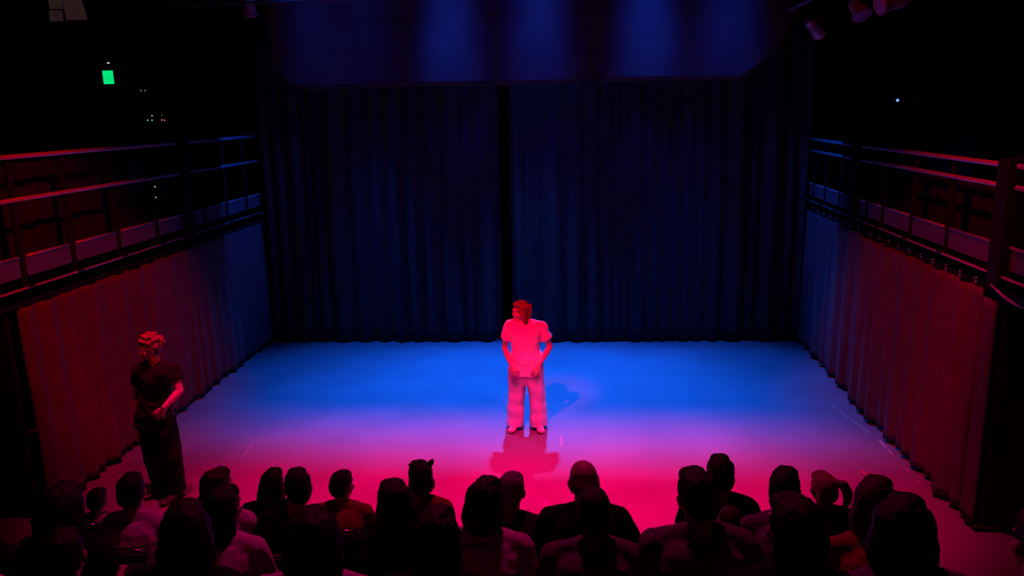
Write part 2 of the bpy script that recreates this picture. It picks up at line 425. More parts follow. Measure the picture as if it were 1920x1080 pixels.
# seating risers
for k, (y, z) in enumerate(((5.15, .3), (4.35, .6), (3.55, .9), (2.75, 1.2), (1.95, 1.5), (1.15, 1.8), (.35, 2.1), (-.6, 2.25))):
    dpt = .8 if k < 7 else 1.1
    o = struct('trim_%d' % (k + 3), bx((-.55, y + .02 , z / 2), (5.9, dpt, z)), M['platform'])

# ---- drapes
def drape(name, p0, p1, z0, z1, m, fold, amp, seed, label, cat='curtain', group=None, hooks=True, wav=0.0, top=None):
    """pleated hanging cloth from p0 to p1 (xy), real thickness"""
    rnd = random.Random(seed); p0 = V((p0[0], p0[1], 0)); p1 = V((p1[0], p1[1], 0)); L = (p1 - p0).length
    t = (p1 - p0).normalized(); nn = V((-t.y, t.x, 0))
    nx = int(L / .022); nz = 26
    ks = []; s = 0
    while s < L + .5:
        q_ = rnd.uniform(.45, 1.6); ks.append((s, min(1.25, q_) * rnd.uniform(.7, 1.0))); s += fold * q_
    def prof(x):
        for i in range(len(ks) - 1):
            if ks[i][0] <= x <= ks[i + 1][0]:
                u = (x - ks[i][0]) / (ks[i + 1][0] - ks[i][0]); return math.sin(u * PI) ** 1.4 * ks[i][1]
        return 0
    bm = bmesh.new(); g = []
    for j in range(nz + 1):
        f = j / nz; z = z0 + (z1 - z0) * f; row = []
        for i in range(nx + 1):
            x = L * i / nx
            sh = .035 * noise.noise(V((x * 1.3, z * .5, seed)))
            q = prof(max(0, x + sh)) * amp * (1 - .35 * f) + .035 * noise.noise(V((x * .7, z * .3, seed + 9)))
            zz = z
            if j == 0: zz += .012 * noise.noise(V((x * 5, 0, seed)))
            q += math.copysign(.016, amp) * noise.noise(V((x * 15 + .15 * z, z * .35, seed + 4))) + math.copysign(.010, amp) * noise.noise(V((x * 34, z * .6, seed + 6)))
            row.append(bm.verts.new(p0 + t * x + nn * q + V((0, 0, zz))))
        g.append(row)
    for j in range(nz):
        for i in range(nx): bm.faces.new((g[j][i], g[j][i + 1], g[j + 1][i + 1], g[j + 1][i]))
    o = bpy.data.objects.new(name, None) if hooks else None
    if hooks:
        o = empty(name, (0, 0, 0), 0, label, cat, group)
        c = obj('curtain_cloth', bm, m, o)
    else:
        c = obj(name, bm, m); tag(c, label, cat, group); o = c
    sm = c.modifiers.new('thick', 'SOLIDIFY'); sm.thickness = .006
    if hooks:
        s = .12
        while s < L - .05:
            h = bmesh.new(); p = p0 + t * s + nn * .03
            tube(h, [p + V((0, 0, z1 + .055 - .03 * math.cos(a_))) + t * .022 * math.sin(a_) for a_ in [i * PI / 5 for i in range(11)]], .004, 6)
            obj('curtain_hook', h, M['chrome'], o); s += .31
    return o
NB = (0, -1)
# rear drapes: two panels that overlap with a dark gap
drape('rear_curtain', (-5.40, 13.28), (-1.36, 13.40), .03, 5.2, M['velour'], .26, -.12, 3, 'tall black rear curtain left of the dark centre gap', group=None, hooks=False)
drape('rear_curtain', (-1.17, 13.34), (3.66, 13.52), .03, 5.2, M['velour'], .27, -.12, 8, 'tall black rear curtain right of the dark centre gap', group=None, hooks=False)
# side drapes, folds towards the stage
drape('side_curtain', (XL, 7.12), (XL, 10.50), .05, 2.14, M['velour_side'], .24, -.11, 11, 'red-lit side curtain at left, behind the person in black')
drape('side_curtain', (XL - .05, 10.62), (XL - .02, 13.2), .05, 2.14, M['velour_side'], .24, -.11, 12, 'blue-lit side curtain at left, next to the rear curtain')
drape('side_curtain', (XR, 7.52), (XR, 10.75), .05, 2.25, M['velour_side'], .24, .11, 13, 'red-lit side curtain at right under the balcony rail')
drape('side_curtain', (XR + .03, 10.85), (XR + .03, 13.4), .05, 2.25, M['velour_side'], .24, .11, 14, 'blue-lit side curtain at right, next to the rear curtain')
drape('side_curtain', (XR - .03, 7.20), (XR - .03, 7.40), .05, 2.2, M['velour_side'], .09, .04, 15, 'narrow red-lit curtain strip at right beside the black masking wall', hooks=False)

# border (valance) above the rear of the stage
def border():
    bm = bmesh.new(); nx, nz = 260, 40; g = []
    x0, x1 = -4.62, 3.05; yb = 12.1
    for j in range(nz + 1):
        row = []
        for i in range(nx + 1):
            u = i / nx; x = x0 + (x1 - x0) * u
            zb = 4.30 + .008 * math.sin(x * 2.1)
            if x > 2.2: zb += .9 * ((x - 2.2) / .85) ** 1.7
            if x < -4.1: zb += .3 * ((-4.1 - x) / .5) ** 2
            z = zb + (7.2 - zb) * j / nz
            y = yb + .05 * noise.noise(V((x * .8, z * .4, 2))) + .012 * noise.noise(V((x * 3, z * .6, 5)))
            row.append(bm.verts.new((x, y, z)))
        g.append(row)
    for j in range(nz):
        for i in range(nx): bm.faces.new((g[j][i], g[j][i + 1], g[j + 1][i + 1], g[j + 1][i]))
    r = empty('stage_border', (0, 0, 0), 0, 'wide blue-lit cloth border hanging across the top of the stage', 'border curtain')
    c = obj('border_cloth', bm, M['border'], r); s = c.modifiers.new('t', 'SOLIDIFY'); s.thickness = .012
    bm = bmesh.new(); tube(bm, [(x_, 12.12, 4.33) for x_ in (-4.0, -2, 0, 2.15)], .018, 10)
    obj('hem_pipe', bm, M['darksteel'], r)
border()

# lighting pipes and lamps under the grid
def pipe(p0, p1, label, r=.025):
    bm = bmesh.new(); tube(bm, (p0, p1), r, 14)
    return tag(obj('lighting_pipe', bm, M['steel']), label, 'pipe')
pz = at_y(545, 3, 11.7)
pipe((-6.0, 11.7, pz.z), (4.3, 11.7, pz.z + .02), 'grey lighting pipe running above the front of the cloth border')
def stage_lamp(loc, yaw, tilt, label, s=1.0):
    r = empty('stage_lamp', loc, yaw, label, 'stage lamp')
    rt = Matrix.Rotation(tilt, 3, 'X')
    bm = bmesh.new()
    secs = [(rt @ V((0, 0, z)) * s, rt @ V((q, 0, 0)) * s, rt @ V((0, q, 0)) * s) for z, q in ((.16, .04), (.15, .065), (.10, .085), (-.04, .09), (-.12, .10), (-.15, .112), (-.17, .112))]
    loft(bm, secs, 24)
    for z in (.06, .02, -.02): loft(bm, [(rt @ V((0, 0, z)) * s, rt @ V((.098, 0, 0)) * s, rt @ V((0, .098, 0)) * s), (rt @ V((0, 0, z - .01)) * s, rt @ V((.098, 0, 0)) * s, rt @ V((0, .098, 0)) * s)], 24)
    obj('lamp_housing', bm, M['steel'], r, False)
    bm = bmesh.new(); ell(bm, rt @ V((0, 0, -.165)) * s, (.095 * s, .095 * s, .02 * s), rt); obj('lens', bm, M['glass'], r)
    bm = bmesh.new(); tube(bm, [V(p) * s for p in ((-.12, 0, 0), (-.125, 0, .2), (-.08, 0, .26), (.08, 0, .26), (.125, 0, .2), (.12, 0, 0))], .012, 8); obj('yoke', bm, M['darksteel'], r)
    bm = bmesh.new(); box(bm, V((0, 0, .30)) * s, V((.05, .05, .08)) * s, None, .008 * s); ell(bm, V((0, 0, .35)) * s, (.035 * s,) * 3); obj('clamp', bm, M['darksteel'], r)
    return r
q = at_y(463, 12, 11.7); pipe((q.x - .9, 11.78, q.z + .40), (q.x + .5, 11.78, q.z + .40), 'short grey lighting pipe just above the photo at upper left'); stage_lamp((q.x, 11.78, q.z + .05), R(20), R(25), 'small lamp hanging at the left end of the lighting pipe')
q = at_y(1527, 48, 10.8); stage_lamp((q.x, 10.8, q.z), R(-50), R(60), 'stage lamp hanging right of the cloth border', .95)
pipe((q.x, 8.2, q.z + .34), (q.x, 13.8, q.z + .34), 'grey lighting pipe at upper right running towards the rear')
q2 = at_y(1608, 8, 10.0); stage_lamp((q2.x, 10.0, q2.z), R(200), R(35), 'blue-tinted stage lamp hanging at upper right')
q3 = at_y(1680, -2, 9.3); stage_lamp((q3.x, 9.3, q3.z), R(100), R(75), 'red-tinted stage lamp at the top edge on the upper right', 1.1)
spot('blue_rig_light', (-3.4, 11.2, 6.6), (-4.9, 11.78, 5.6), 70, BLUE, 9, 1.0, .05)
spot('red_rig_light', (1.2, 7.5, 6.2), (q3.x, q3.y, q3.z), 60, REDP, 14, 1.0, .05)
spot('blue_rig_light', (1.6, 12.6, 6.4), (q.x + .1, q.y - .5, q.z), 90, BLUE, 14, 1.0, .05)

# ---- galleries along both sides
def gallery(side, X, zt, zm, zk, zd, posts, thick, y0, y1, wallx):
    s = -1 if side == 'left' else 1
    depth = abs(wallx - X); cx = (X + wallx) / 2
    dk = bx((cx, (y0 + y1) / 2, zd - .06), (depth, y1 - y0, .08)); box(dk, (X + s * .03, (y0 + y1) / 2, zd - .09), (.06, y1 - y0, .14))
    tag(obj('gallery_deck', dk, M['darksteel'], None, False), 'dark balcony deck over the side curtains on the %s' % side, 'balcony')
    r = empty('gallery_railing', (X, (y0 + y1) / 2, zd), 0, 'steel balcony railing with kick plates on the %s side' % side, 'railing')
    O = V((X, (y0 + y1) / 2, zd))
    def part(name, bm, m, smooth=True):
        bmesh.ops.translate(bm, vec=-O, verts=bm.verts); return obj(name, bm, m, r, smooth)
    bm = bmesh.new(); tube(bm, ((X, y0, zt), (X, y1, zt)), .024); part('top_rail', bm, M['steel'])
    bm = bmesh.new(); tube(bm, ((X, y0, zm), (X, y1, zm)), .022); part('middle_rail', bm, M['steel'])
    bm = bmesh.new(); tube(bm, ((X - s * .035, y0, zd + .02), (X - s * .035, y1, zd + .02)), .012); part('edge_tube', bm, M['steel'])
    for y in posts:
        bm = bx((X + s * .03, y, (zt + zd) / 2 - .03), (.05, .06, zt - zd + .04), .006)
        box(bm, (X - s * .025, y, zd + .03), (.05, .11, .03), None, .005)
        part('railing_post', bm, M['darksteel'], False)
    ps = [y0] + list(posts) + [y1]
    for a, b in zip(ps, ps[1:]):
        if b - a < .2: continue
        bm = bx((X + s * .02, (a + b) / 2, zk - .10), (.012, b - a - .10, .20), .003)
        part('kick_plate', bm, M['kick'], False)
        bm = bmesh.new(); tube(bm, ((X + s * .01, a + .06, zk), (X + s * .01, b - .06, zk)), .015, 10); part('lower_rail', bm, M['steel'])
    for y in thick:
        bm = bx((X + s * .09, y, (zt + .08) / 2), (.10, .20, zt + .08), .01)
        box(bm, (X + s * .09, y, .02), (.26, .28, .04)); box(bm, (X - s * .02, y, (zt + zd) / 2), (.12, .20, zt - zd + .12), None, .01)
        tag(obj('gallery_column', bm, M['darksteel'], None, False), 'dark steel balcony column on the %s, %s' % (side, 'between the red-lit and blue-lit curtains' if y > 10 else 'at the near end of the side curtain'), 'column')
    return r
gallery('left', XL, 3.585, 3.175, 2.62, 2.30, [6.5, 7.3, 8.1, 8.97, 9.85, 11.2, 11.95, 12.7], [10.62], 5.2, 13.6, -7.2)
gallery('right', XR, 3.38, 3.20, 2.68, 2.40, [8.42, 9.33, 10.2, 10.75, 11.9, 12.6, 13.2], [7.27, 11.12], 5.2, 13.9, 5.38)
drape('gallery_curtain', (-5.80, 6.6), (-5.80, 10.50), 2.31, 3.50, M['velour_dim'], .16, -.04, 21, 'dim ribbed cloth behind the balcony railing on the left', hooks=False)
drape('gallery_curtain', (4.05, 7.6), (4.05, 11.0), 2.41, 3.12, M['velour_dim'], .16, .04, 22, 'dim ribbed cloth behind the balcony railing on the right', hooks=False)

# cable looped from the right gallery
p = at_y(1885, 532, 7.1)
bm = bmesh.new()
tube(bm, [(3.62 + .02 * i, 7.25 - .07 * i, 2.34 - .10 * math.sin(min(1, i / 9) * PI) - .004 * i) for i in range(12)], .013, 8)
tag(obj('cable', bm, M['steel']), 'red-lit cable looping under the balcony edge at far right', 'cable')

# exit sign and its little lamp on the left wall
X_ = -6.9
def on_x(px, py, x):
    r = ray(px, py); return V((0, 0, CAM_Z)) + r * (x / r.x)
c = on_x(203, 145, X_)
# sign faces the seats
sg = empty('exit_sign', c, R(0), 'glowing green exit sign on the upper left wall', 'exit sign')
obj('sign_housing', bx((0, .03, 0), (.20, .05, .24), .008), M['darksteel'], sg, False)
obj('sign_face', bx((0, 0, 0), (.155, .02, .19), .006), M['green_glow'], sg, False)
obj('sign_bracket', bx((-.17, .03, .0), (.30, .03, .03)), M['darksteel'], sg, False)
bm = bmesh.new()
for k, x in enumerate((-.035, .0, .035)): box(bm, (x, -.011, 0), (.006, .004, .10))
obj('sign_marks', bm, M['green_dim'], sg, False)
c2 = on_x(203, 118, X_)
el = empty('indicator_lamp', c2, 0, 'tiny white lamp glowing just above the green exit sign', 'lamp')
obj('lamp_base', bx((-.13, .02, .0), (.34, .02, .02), .004), M['darksteel'], el, False)
bm = bmesh.new(); ell(bm, (0, 0, 0), (.022, .012, .012)); obj('bulb', bm, M['led_white'], el)

def leds(root, pts, y, c0):
    for (px, py, m, rr) in pts:
        p_ = at_y(px, py, y) - V(c0)
        bm = bmesh.new(); ell(bm, p_, (rr, .006, rr)); obj('indicator_light', bm, M[m], root)
c0 = at_y(288, 202, 11.0)
rk = empty('equipment_rack', c0, 0, 'dark equipment rack with tiny green and red lights, upper left', 'rack')
obj('rack_case', bx((.0, .20, (.36 - (c0.z - 2.28)) / 2), (.62, .36, .36 + c0.z - 2.28), .01), M['darksteel'], rk, False)
bm = bmesh.new()
for k in range(5): box(bm, (0, .012, -.28 + k * .14), (.54, .02, .115), None, .004)
obj('rack_panels', bm, M['black_wall'], rk, False)
leds(rk, ((264, 170, 'led_amber', .010), (272, 170, 'led_amber', .010), (285, 217, 'led_white', .010), (277, 225.5, 'led_green', .010), (285, 225.5, 'led_green', .010),
          (303.5, 225, 'led_red', .010), (308.5, 225.5, 'led_red', .010), (304, 216, 'led_amber', .006)), 10.995, c0)
c0 = at_y(291, 360, 10.2)
jb = empty('control_box', c0, 0, 'small dark control box with two white lights behind the left balcony railing', 'control box')
obj('box_case', bx((0, .06, 0), (.14, .10, .26), .01), M['darksteel'], jb, False)
obj('box_stand', bx((0, .06, -(c0.z - 2.28) / 2 - .06), (.04, .04, c0.z - 2.28 - .12)), M['darksteel'], jb, False)
leds(jb, ((290.5, 350, 'led_white', .010), (292, 370, 'led_white', .009)), 10.2, c0)
c0 = at_y(1683, 188, 10.0)
jb = empty('indicator_box', c0, 0, 'tiny box with a single blue light in the dark upper right', 'indicator light')
obj('box_case', bx(((5.4 - c0.x) / 2 - .04, .05, 0), (5.4 - c0.x + .06, .05, .06), .01), M['darksteel'], jb, False)
leds(jb, ((1683, 188, 'led_blue', .017),), 10.0, c0)
# corner glint at the right end of the rear curtain
c0 = V((3.55, 12.9, 0))

# two pale boards hanging at upper left
for (ax_, wd, hgt, sl, lab, px) in ((0, .14, .46, 0, 'narrow pale slatted board hanging at the top left corner', 106), (1, .22, .52, -.10, 'wider pale brown board hanging at the top left beside a narrow one', 133)):
    cc = at_y(px, -8 if ax_ == 0 else -6, 8.6)
    r = empty('hanging_board', cc, 0, lab, 'board')
    bm = bmesh.new()
    if ax_ == 0:
        for k in range(4): box(bm, (.012 * -k, 0, .17 - k * .125), (wd, .03, .11), None, .006)
    else:
        loft(bm, (((-.05 , 0, .28), (.085, 0, 0), (0, .015, 0)), ((.0, 0, .0), (.10, 0, 0), (0, .015, 0)), ((.035, 0, -.235), (.115, 0, 0), (0, .015, 0))), 4 * 8, 12)
    obj('board_panel', bm, M['board'], r, False)
    bm = bmesh.new(); tube(bm, ((0, .02, .2), (0, .02, 1.2)), .008, 6); obj('hanging_wire', bm, M['darksteel'], r)
spot('board_fill', (-3.2, 5.5, 7.5), tuple(at_y(120, 0, 8.6)), 34, (1, .85, .78), 12, 1.0, .1)  # unseen lamp added to brighten the hanging boards

# floor tape marks
def tape(a, b, wdt, m, label, cat='tape mark'):
    a = V(a); b = V(b); d = (b - a); L = d.length; d.normalize(); s = V((-d.y, d.x, 0))
    bm = bmesh.new(); vs = [bm.verts.new(p) for p in (a - s * wdt / 2, b - s * wdt / 2, b + s * wdt / 2, a + s * wdt / 2)]
    f = bm.faces.new(vs); e = bmesh.ops.extrude_face_region(bm, geom=[f])
    bmesh.ops.translate(bm, vec=(0, 0, .002), verts=[v for v in e['geom'] if isinstance(v, bmesh.types.BMVert)])
    bmesh.ops.translate(bm, vec=(0, 0, .0005), verts=bm.verts)
    return tag(obj('floor_tape', bm, m, None, False), label, cat)
def Z(px, py): return at_z(px, py, 0)
tape(Z(1052, 817), Z(1053, 838), .022, M['redtape'], 'short red tape strip on the stage right of the performer')
tape(Z(919, 905), Z(938, 905), .11, M['redtape'], 'small red tape rectangle on the front of the stage')
tape(Z(1019, 944), Z(1025, 944), .08, M['tape'], 'tiny pale tape square at the front of the stage')
tape(Z(1611, 882), Z(1626, 890), .05, M['redtape'], 'red tape square on the stage floor at right front')
tape(Z(1648, 825), Z(1662, 840), .022, M['tape'], 'pale tape dash at right, farthest from the seats')
tape(Z(1664, 842), Z(1673, 852), .022, M['tape'], 'pale tape dash at right, second from the back')
tape(Z(1697, 879), Z(1704, 884), .022, M['tape'], 'short pale tape dash at right, third from the back')
tape(Z(1718, 901), Z(1727, 908), .022, M['tape'], 'short pale tape dash at right, nearest the seats')
tape(Z(455, 857), Z(477, 828), .008, M['tape'], 'thin pale scuffed tape line on the left of the stage')
tape(Z(1560, 760), Z(1630, 812), .010, M['tape'], 'long thin pale tape line beside the right side curtain')

# ================================================================== PERFORMERS
def head_matrix(pos, yaw, pitch=0.0, roll=0.0, base_rot=PI, s=1.0):
    """base_rot PI: faces -Y (the seats); 0: faces +Y (the stage)"""
    return Matrix.Translation(pos) @ (Matrix.Rotation(base_rot + yaw, 4, 'Z') @ Matrix.Rotation(pitch, 4, 'X') @ Matrix.Rotation(roll, 4, 'Y')) @ Matrix.Scale(s, 4)
def add_eyes(root, Mh, glasses=False):
    for s in (-1, 1):
        bm = bmesh.new(); ell(bm, (s * .031, .0760, .004), .0118, None, 16, 10); bm.transform(Mh); e = obj('eye', bm, M['eye'], root)
        bm = bmesh.new(); ell(bm, (s * .031, .0855, .004), (.0058, .0035, .0058), None, 12, 8); bm.transform(Mh); obj('iris', bm, M['iris'], e)
    if glasses:
        bm = bmesh.new()
        for s in (-1, 1):
            tube(bm, [(s * .033 + .024 * math.cos(a), .104, .002 + .018 * math.sin(a)) for a in [i * PI / 8 for i in range(17)]], .0018, 6)
            tube(bm, [(s * .057, .103, .006), (s * .078, .04, .006), (s * .083, -.01, .0)], .0018, 6)
        tube(bm, [(-.009, .104, .004), (0, .107, .006), (.009, .104, .004)], .0018, 6)
        bm.transform(Mh); obj('glasses', bm, M['chrome'], root)
def finish(root, J, fr, skin, voxel, tops, trous, shoe, hairstyle, hairmat, name_top='t_shirt', seed=1):
    obj('body', remesh(body_prims(J, fr), voxel, 2, None, 'body'), skin, root)
    obj(name_top, wrinkle(remesh(tops[0], .008, 4, (.006, 9, (1, 1, .6)), name_top), .020, seed, 'top'), tops[1], root)
    obj('trousers', wrinkle(remesh(trous[0], .009, 4, (.006, 7, (1, 1, .35)), 'trousers'), .022, seed, 'legs'), trous[1], root)
    for k in 'LR':
        an = V(J['an' + k]); toe = V(J['toe' + k]); d = toe - an; d.z = 0; d.normalize(); sx = d.cross(V((0, 0, 1))); heel = V((an.x, an.y, toe.z)) - d * .035
        bm = bmesh.new()
        loft(bm, ((heel - d * .012, sx * .026, V((0, 0, .026))), (heel + d * .03, sx * .040, V((0, 0, .048))), (heel + d * .10, sx * .041, V((0, 0, .050))),
                  (heel + d * .17, sx * .049, V((0, 0, .034))), (heel + d * .235, sx * .046, V((0, 0, .027))), (heel + d * .268, sx * .028, V((0, 0, .02)))), 16, 2.4)
        lo = toe.z - .030
        for v in bm.verts: v.co.z = max(v.co.z, lo)
        obj('shoe', remesh(bm, .008, 1, None, 'shoe'), shoe, root)
    h = obj('hair', hair_mesh(hairstyle, seed, .006), hairmat, root); h.matrix_basis = J['Mh']

# --- central performer, facing the seats, head turned to the left of the photo
P0 = at_z(988, 801)
root = empty('person', (P0.x, P0.y, 0), 0, 'person in white T-shirt and wide pale trousers at centre stage, hands at the waist', 'person')
Mh = head_matrix((-.055, -.03, 1.535), -R(58), R(-7), R(-4))
J = dict(pelvis=(.0, 0, .90), neck=(.0, .0, 1.385), head=(-.045, -.02, 1.53), Mh=Mh, w=1.0, d=.95, bow=-.01, curl=.75,
         shL=(-.195, .0, 1.335), elL=(-.265, .03, 1.045), wrL=(-.165, -.17, .865),
         shR=(.195, .01, 1.325), elR=(.300, .05, 1.055), wrR=(.165, -.15, .865),
         hdL=(.52, -.45, -.60), pnL=(.2, .9, -.2), hdR=(-.45, -.42, -.72), pnR=(-.2, .9, -.2), tsL=-1, tsR=1,
         hipL=(-.095, 0, .88), knL=(-.125, -.015, .49), anL=(-.140, .0, .085), toeL=(-.165, -.12, .030),
         hipR=(.095, 0, .88), knR=(.125, -.015, .49), anR=(.145, .0, .085), toeR=(.175, -.12, .030))
fr = ((1, 0, 0), (0, -1, 0), (1, 0, 0), (0, -1, 0))
ts = tshirt_bm(J, fr, .52, .030, -.0, .012)
loft(ts, (((0, 0, .705), (.228, 0, 0), (0, .160, 0)), ((0, 0, .80), (.218, 0, 0), (0, .160, 0)), ((0, 0, .95), (.205, 0, 0), (0, .158, 0))), 28, 2.3)
for s, k in ((-1, 'L'), (1, 'R')):      # loose sleeves
    sh, el_ = V(J['sh' + k]), V(J['el' + k]); tube(ts, (lerp(sh, el_, -.05), lerp(sh, el_, .62)), (.066, .080), 20)
tr = trousers_bm(J, fr, .0)
for s, x0_, x1_ in ((-1, -.10, -.138), (1, .10, .150)):
    loft(tr, (((x0_, 0, .88), (.115, 0, 0), (0, .13, 0)), ((x0_ * 1.08, -.005, .66), (.122, 0, 0), (0, .135, 0)), ((x0_ * 1.22, -.01, .52), (.108, 0, 0), (0, .130, 0)),
              ((x1_ * .96, -.01, .28), (.106, 0, 0), (0, .135, 0)), ((x1_, 0, .045), (.112, 0, 0), (0, .145, 0))), 26, 2.2)
loft(tr, (((0, 0, .58), (.05, 0, 0), (0, .10, 0)), ((0, 0, .70), (.12, 0, 0), (0, .13, 0)), ((0, 0, .86), (.18, 0, 0), (0, .14, 0))), 20)
finish(root, J, fr, M['skin'], .0048, (ts, M['white_cloth']), (tr, M['pants_cloth']), M['shoe'], 'wavy', M['hair_auburn'], seed=0)
add_eyes(root, Mh)

# --- person in black at the left
P1 = at_z(318, 932)
root = empty('person', (P1.x, P1.y, 0), 0, 'person with curly auburn hair in black T-shirt and trousers standing by the left curtain', 'person')
yw = -R(22); rz = Matrix.Rotation(yw, 3, 'Z')
def W(x, y, z): return rz @ V((x, y, z))
def K(px, py, dy=0.0): return at_y(px, py, P1.y + dy) - V((P1.x, P1.y, 0))
Mh = head_matrix(K(281, 652, -.05), -R(45), R(-8), R(-4))
J = dict(pelvis=K(291, 776), neck=K(292, 683, -.02), head=K(282, 655, -.05), Mh=Mh, w=.98, d=1.0, bow=-.01, curl=.6,
         shL=K(260, 694, -.05), elL=K(256, 742, .06), wrL=K(265, 783, -.03),
         shR=K(324, 692, .0), elR=K(337, 733, -.05), wrR=K(304, 768, -.20),
         hdL=(.2, -.35, -.9), pnL=(.9, .3, 0), hdR=(-.72, -.10, -.62), pnR=(-.2, .95, -.1), tsL=1, tsR=1,
         hipL=K(276, 781), knL=K(286, 854, .02), anL=(-.12, .10, .085), toeL=(-.20, -.04, .032),
         hipR=K(307, 781), knR=K(324, 854, -.05), anR=(.090, .0, .085), toeR=(.05, -.14, .030))
fr = (W(1, 0, 0), W(0, -1, 0), W(1, 0, 0), W(0, -1, 0))
ts = tshirt_bm(J, fr, .50, .022, -.0, .02)
pv, nk_ = J['pelvis'], J['neck']
loft(ts, ((lerp(pv, nk_, -.22), (.205, 0, 0), (0, .162, 0)), (pv, (.205, 0, 0), (0, .160, 0)), (lerp(pv, nk_, .3), (.178, 0, 0), (0, .138, 0))), 28, 2.3)
tr = trousers_bm(J, fr, .028)
finish(root, J, fr, M['skin'], .0048, (ts, M['black_cloth']), (tr, M['black_cloth']), M['blackshoe'], 'curly', M['hair_auburn'], seed=2)
add_eyes(root, Mh, True)
wr = V(J['wrR']); eb = V(J['elR']); ax = (wr - eb).normalized(); s1 = ax.cross(V((0, 0, 1))).normalized(); u1 = ax.cross(s1)
bm = bmesh.new(); cc = lerp(eb, wr, .92); tube(bm, [cc + s1 * .031 * math.cos(a) + u1 * .031 * math.sin(a) for a in [i * PI / 10 for i in range(21)]], .006, 8)
ell(bm, cc - V((0, .030, -.005)), (.015, .006, .015)); obj('wristwatch', bm, M['chrome'], root)
bm = bmesh.new()
for i in range(9): ell(bm, K(325 + 2 * math.sin(i), 752 + i * 3.6, -.13 - .02 * math.sin(i * .6)), .0065, None, 8, 6)
obj('key_chain', bm, M['chrome'], root)

# ================================================================== AUDIENCE
ROWS = {'Z': (5.15, .3), 'A': (4.35, .6), 'B': (3.55, .9), 'C': (2.75, 1.2)}
def seated(lean, side, yaw, arm):
    """joints of a sitter facing +Y, floor at z=0, head above y=0"""
    hy = -.10
    nk = V((side * .06, hy + .02 + lean, .985)); hd = V((side * .085, hy + .065 + lean * 1.25, 1.135))
    Mh = head_matrix(hd, yaw, R(-4), side * R(8), 0.0)
    J = dict(pelvis=(0, hy - .06, .545), neck=nk, head=hd, Mh=Mh, w=1.0, d=1.08, bow=.03, curl=.55)
    for s, k in ((-1, 'L'), (1, 'R')):
        J['sh' + k] = nk + V((s * .185, -.0, -.055))
        if arm == 0: el_ = (s * .245, hy + .04 + lean * .4, .69); wr_ = (s * .12, hy + .27 + lean * .3, .645); hd_ = (-s * .45, .85, -.15)
        elif arm == 1: el_ = (s * .225, hy + .13 + lean * .5, .70); wr_ = (s * .05, hy + .34, .685 + .012 * s); hd_ = (-s * .8, .5, -.05)
        else: el_ = (s * .26, hy + .02 + lean * .3, .70); wr_ = (s * .17, hy + .25, .655); hd_ = (-s * .1, .95, -.15)
        J['el' + k] = el_; J['wr' + k] = wr_; J['hd' + k] = hd_; J['pn' + k] = (0, -.1, -1); J['ts' + k] = s
        J['hip' + k] = (s * .095, hy - .03, .545); J['kn' + k] = (s * .125, hy + .40, .535)
        J['an' + k] = (s * .125, hy + .33, .095); J['toe' + k] = (s * .14, hy + .50, .033)
    fr = ((1, 0, 0), (0, 1, 0), (1, 0, 0), (0, 1, 0))
    return J, fr
VAR = []
for k, (lean, side, yaw, arm, long) in enumerate(((.0, 0, 0, 0, False), (.05, .3, R(-12), 1, True), (-.01, -.4, R(14), 2, False), (.03, .0, R(-22), 1, True), (.02, .2, R(24), 0, True))):
    J, fr = seated(lean, side, yaw, arm)
    VAR.append(dict(J=J, body=remesh(body_prims(J, fr), .0075, 2, None, 'seated_body'),
                    top=remesh(tshirt_bm(J, fr, .58, .030, 0, .015, long), .011, 3, (.012, 8, (1, 1, .6)), 'seated_top'),
                    tr=remesh(trousers_bm(J, fr, .01), .012, 3, (.008, 8), 'seated_trousers'),
                    shoe=None))
def shoe_mesh():
    J = VAR[0]['J']; out = []
    bm = bmesh.new(); an = V(J['anR']); toe = V(J['toeR']); d = toe - an; d.z = 0; d.normalize(); sx = d.cross(V((0, 0, 1))); heel = V((an.x, an.y, toe.z)) - d * .035
    loft(bm, ((heel - d * .012, sx * .026, V((0, 0, .026))), (heel + d * .03, sx * .040, V((0, 0, .048))), (heel + d * .10, sx * .041, V((0, 0, .050))),
              (heel + d * .17, sx * .049, V((0, 0, .034))), (heel + d * .235, sx * .046, V((0, 0, .027))), (heel + d * .268, sx * .028, V((0, 0, .02)))), 16, 2.4)
    for v in bm.verts: v.co.z = max(v.co.z, .003)
    m1 = remesh(bm, .01, 1, None, 'shoe'); m2 = m1.copy()
    for v in m2.vertices: v.co.x = -v.co.x
    m2.flip_normals()
    return m1, m2
SH = shoe_mesh()

# chair prototype (sitter at y=0 facing +Y)
def make_chair():
    r = empty('theatre_chair', (0, 0, 0), 0, 'chair', 'chair')
    obj('seat', bx((0, -.13, .435), (.43, .42, .06), .022), M['seatfab'], r)
    obj('backrest', bx((0, -.365, .69), (.42, .035, .36), .015, Matrix.Rotation(R(6), 3, 'X')), M['seatfab'], r)
    bm = bmesh.new(); tube(bm, ((-.215, -.385, .895), (-.1, -.392, .9), (.1, -.392, .9), (.215, -.385, .895)), .012, 10); obj('top_rail', bm, M['chrome'], r)
    for s in (-1, 1):
        bm = bmesh.new(); tube(bm, ((s * .215, -.385, .895), (s * .215, -.345, .45), (s * .22, -.38, .0)), .011, 10); obj('leg', bm, M['chrome'], r)
        bm = bmesh.new(); tube(bm, ((s * .205, -.36, .415), (s * .21, .06, .42), (s * .21, .09, .0)), .011, 10); obj('leg', bm, M['chrome'], r)
    return r
CH = make_chair(); CH_first = [True]
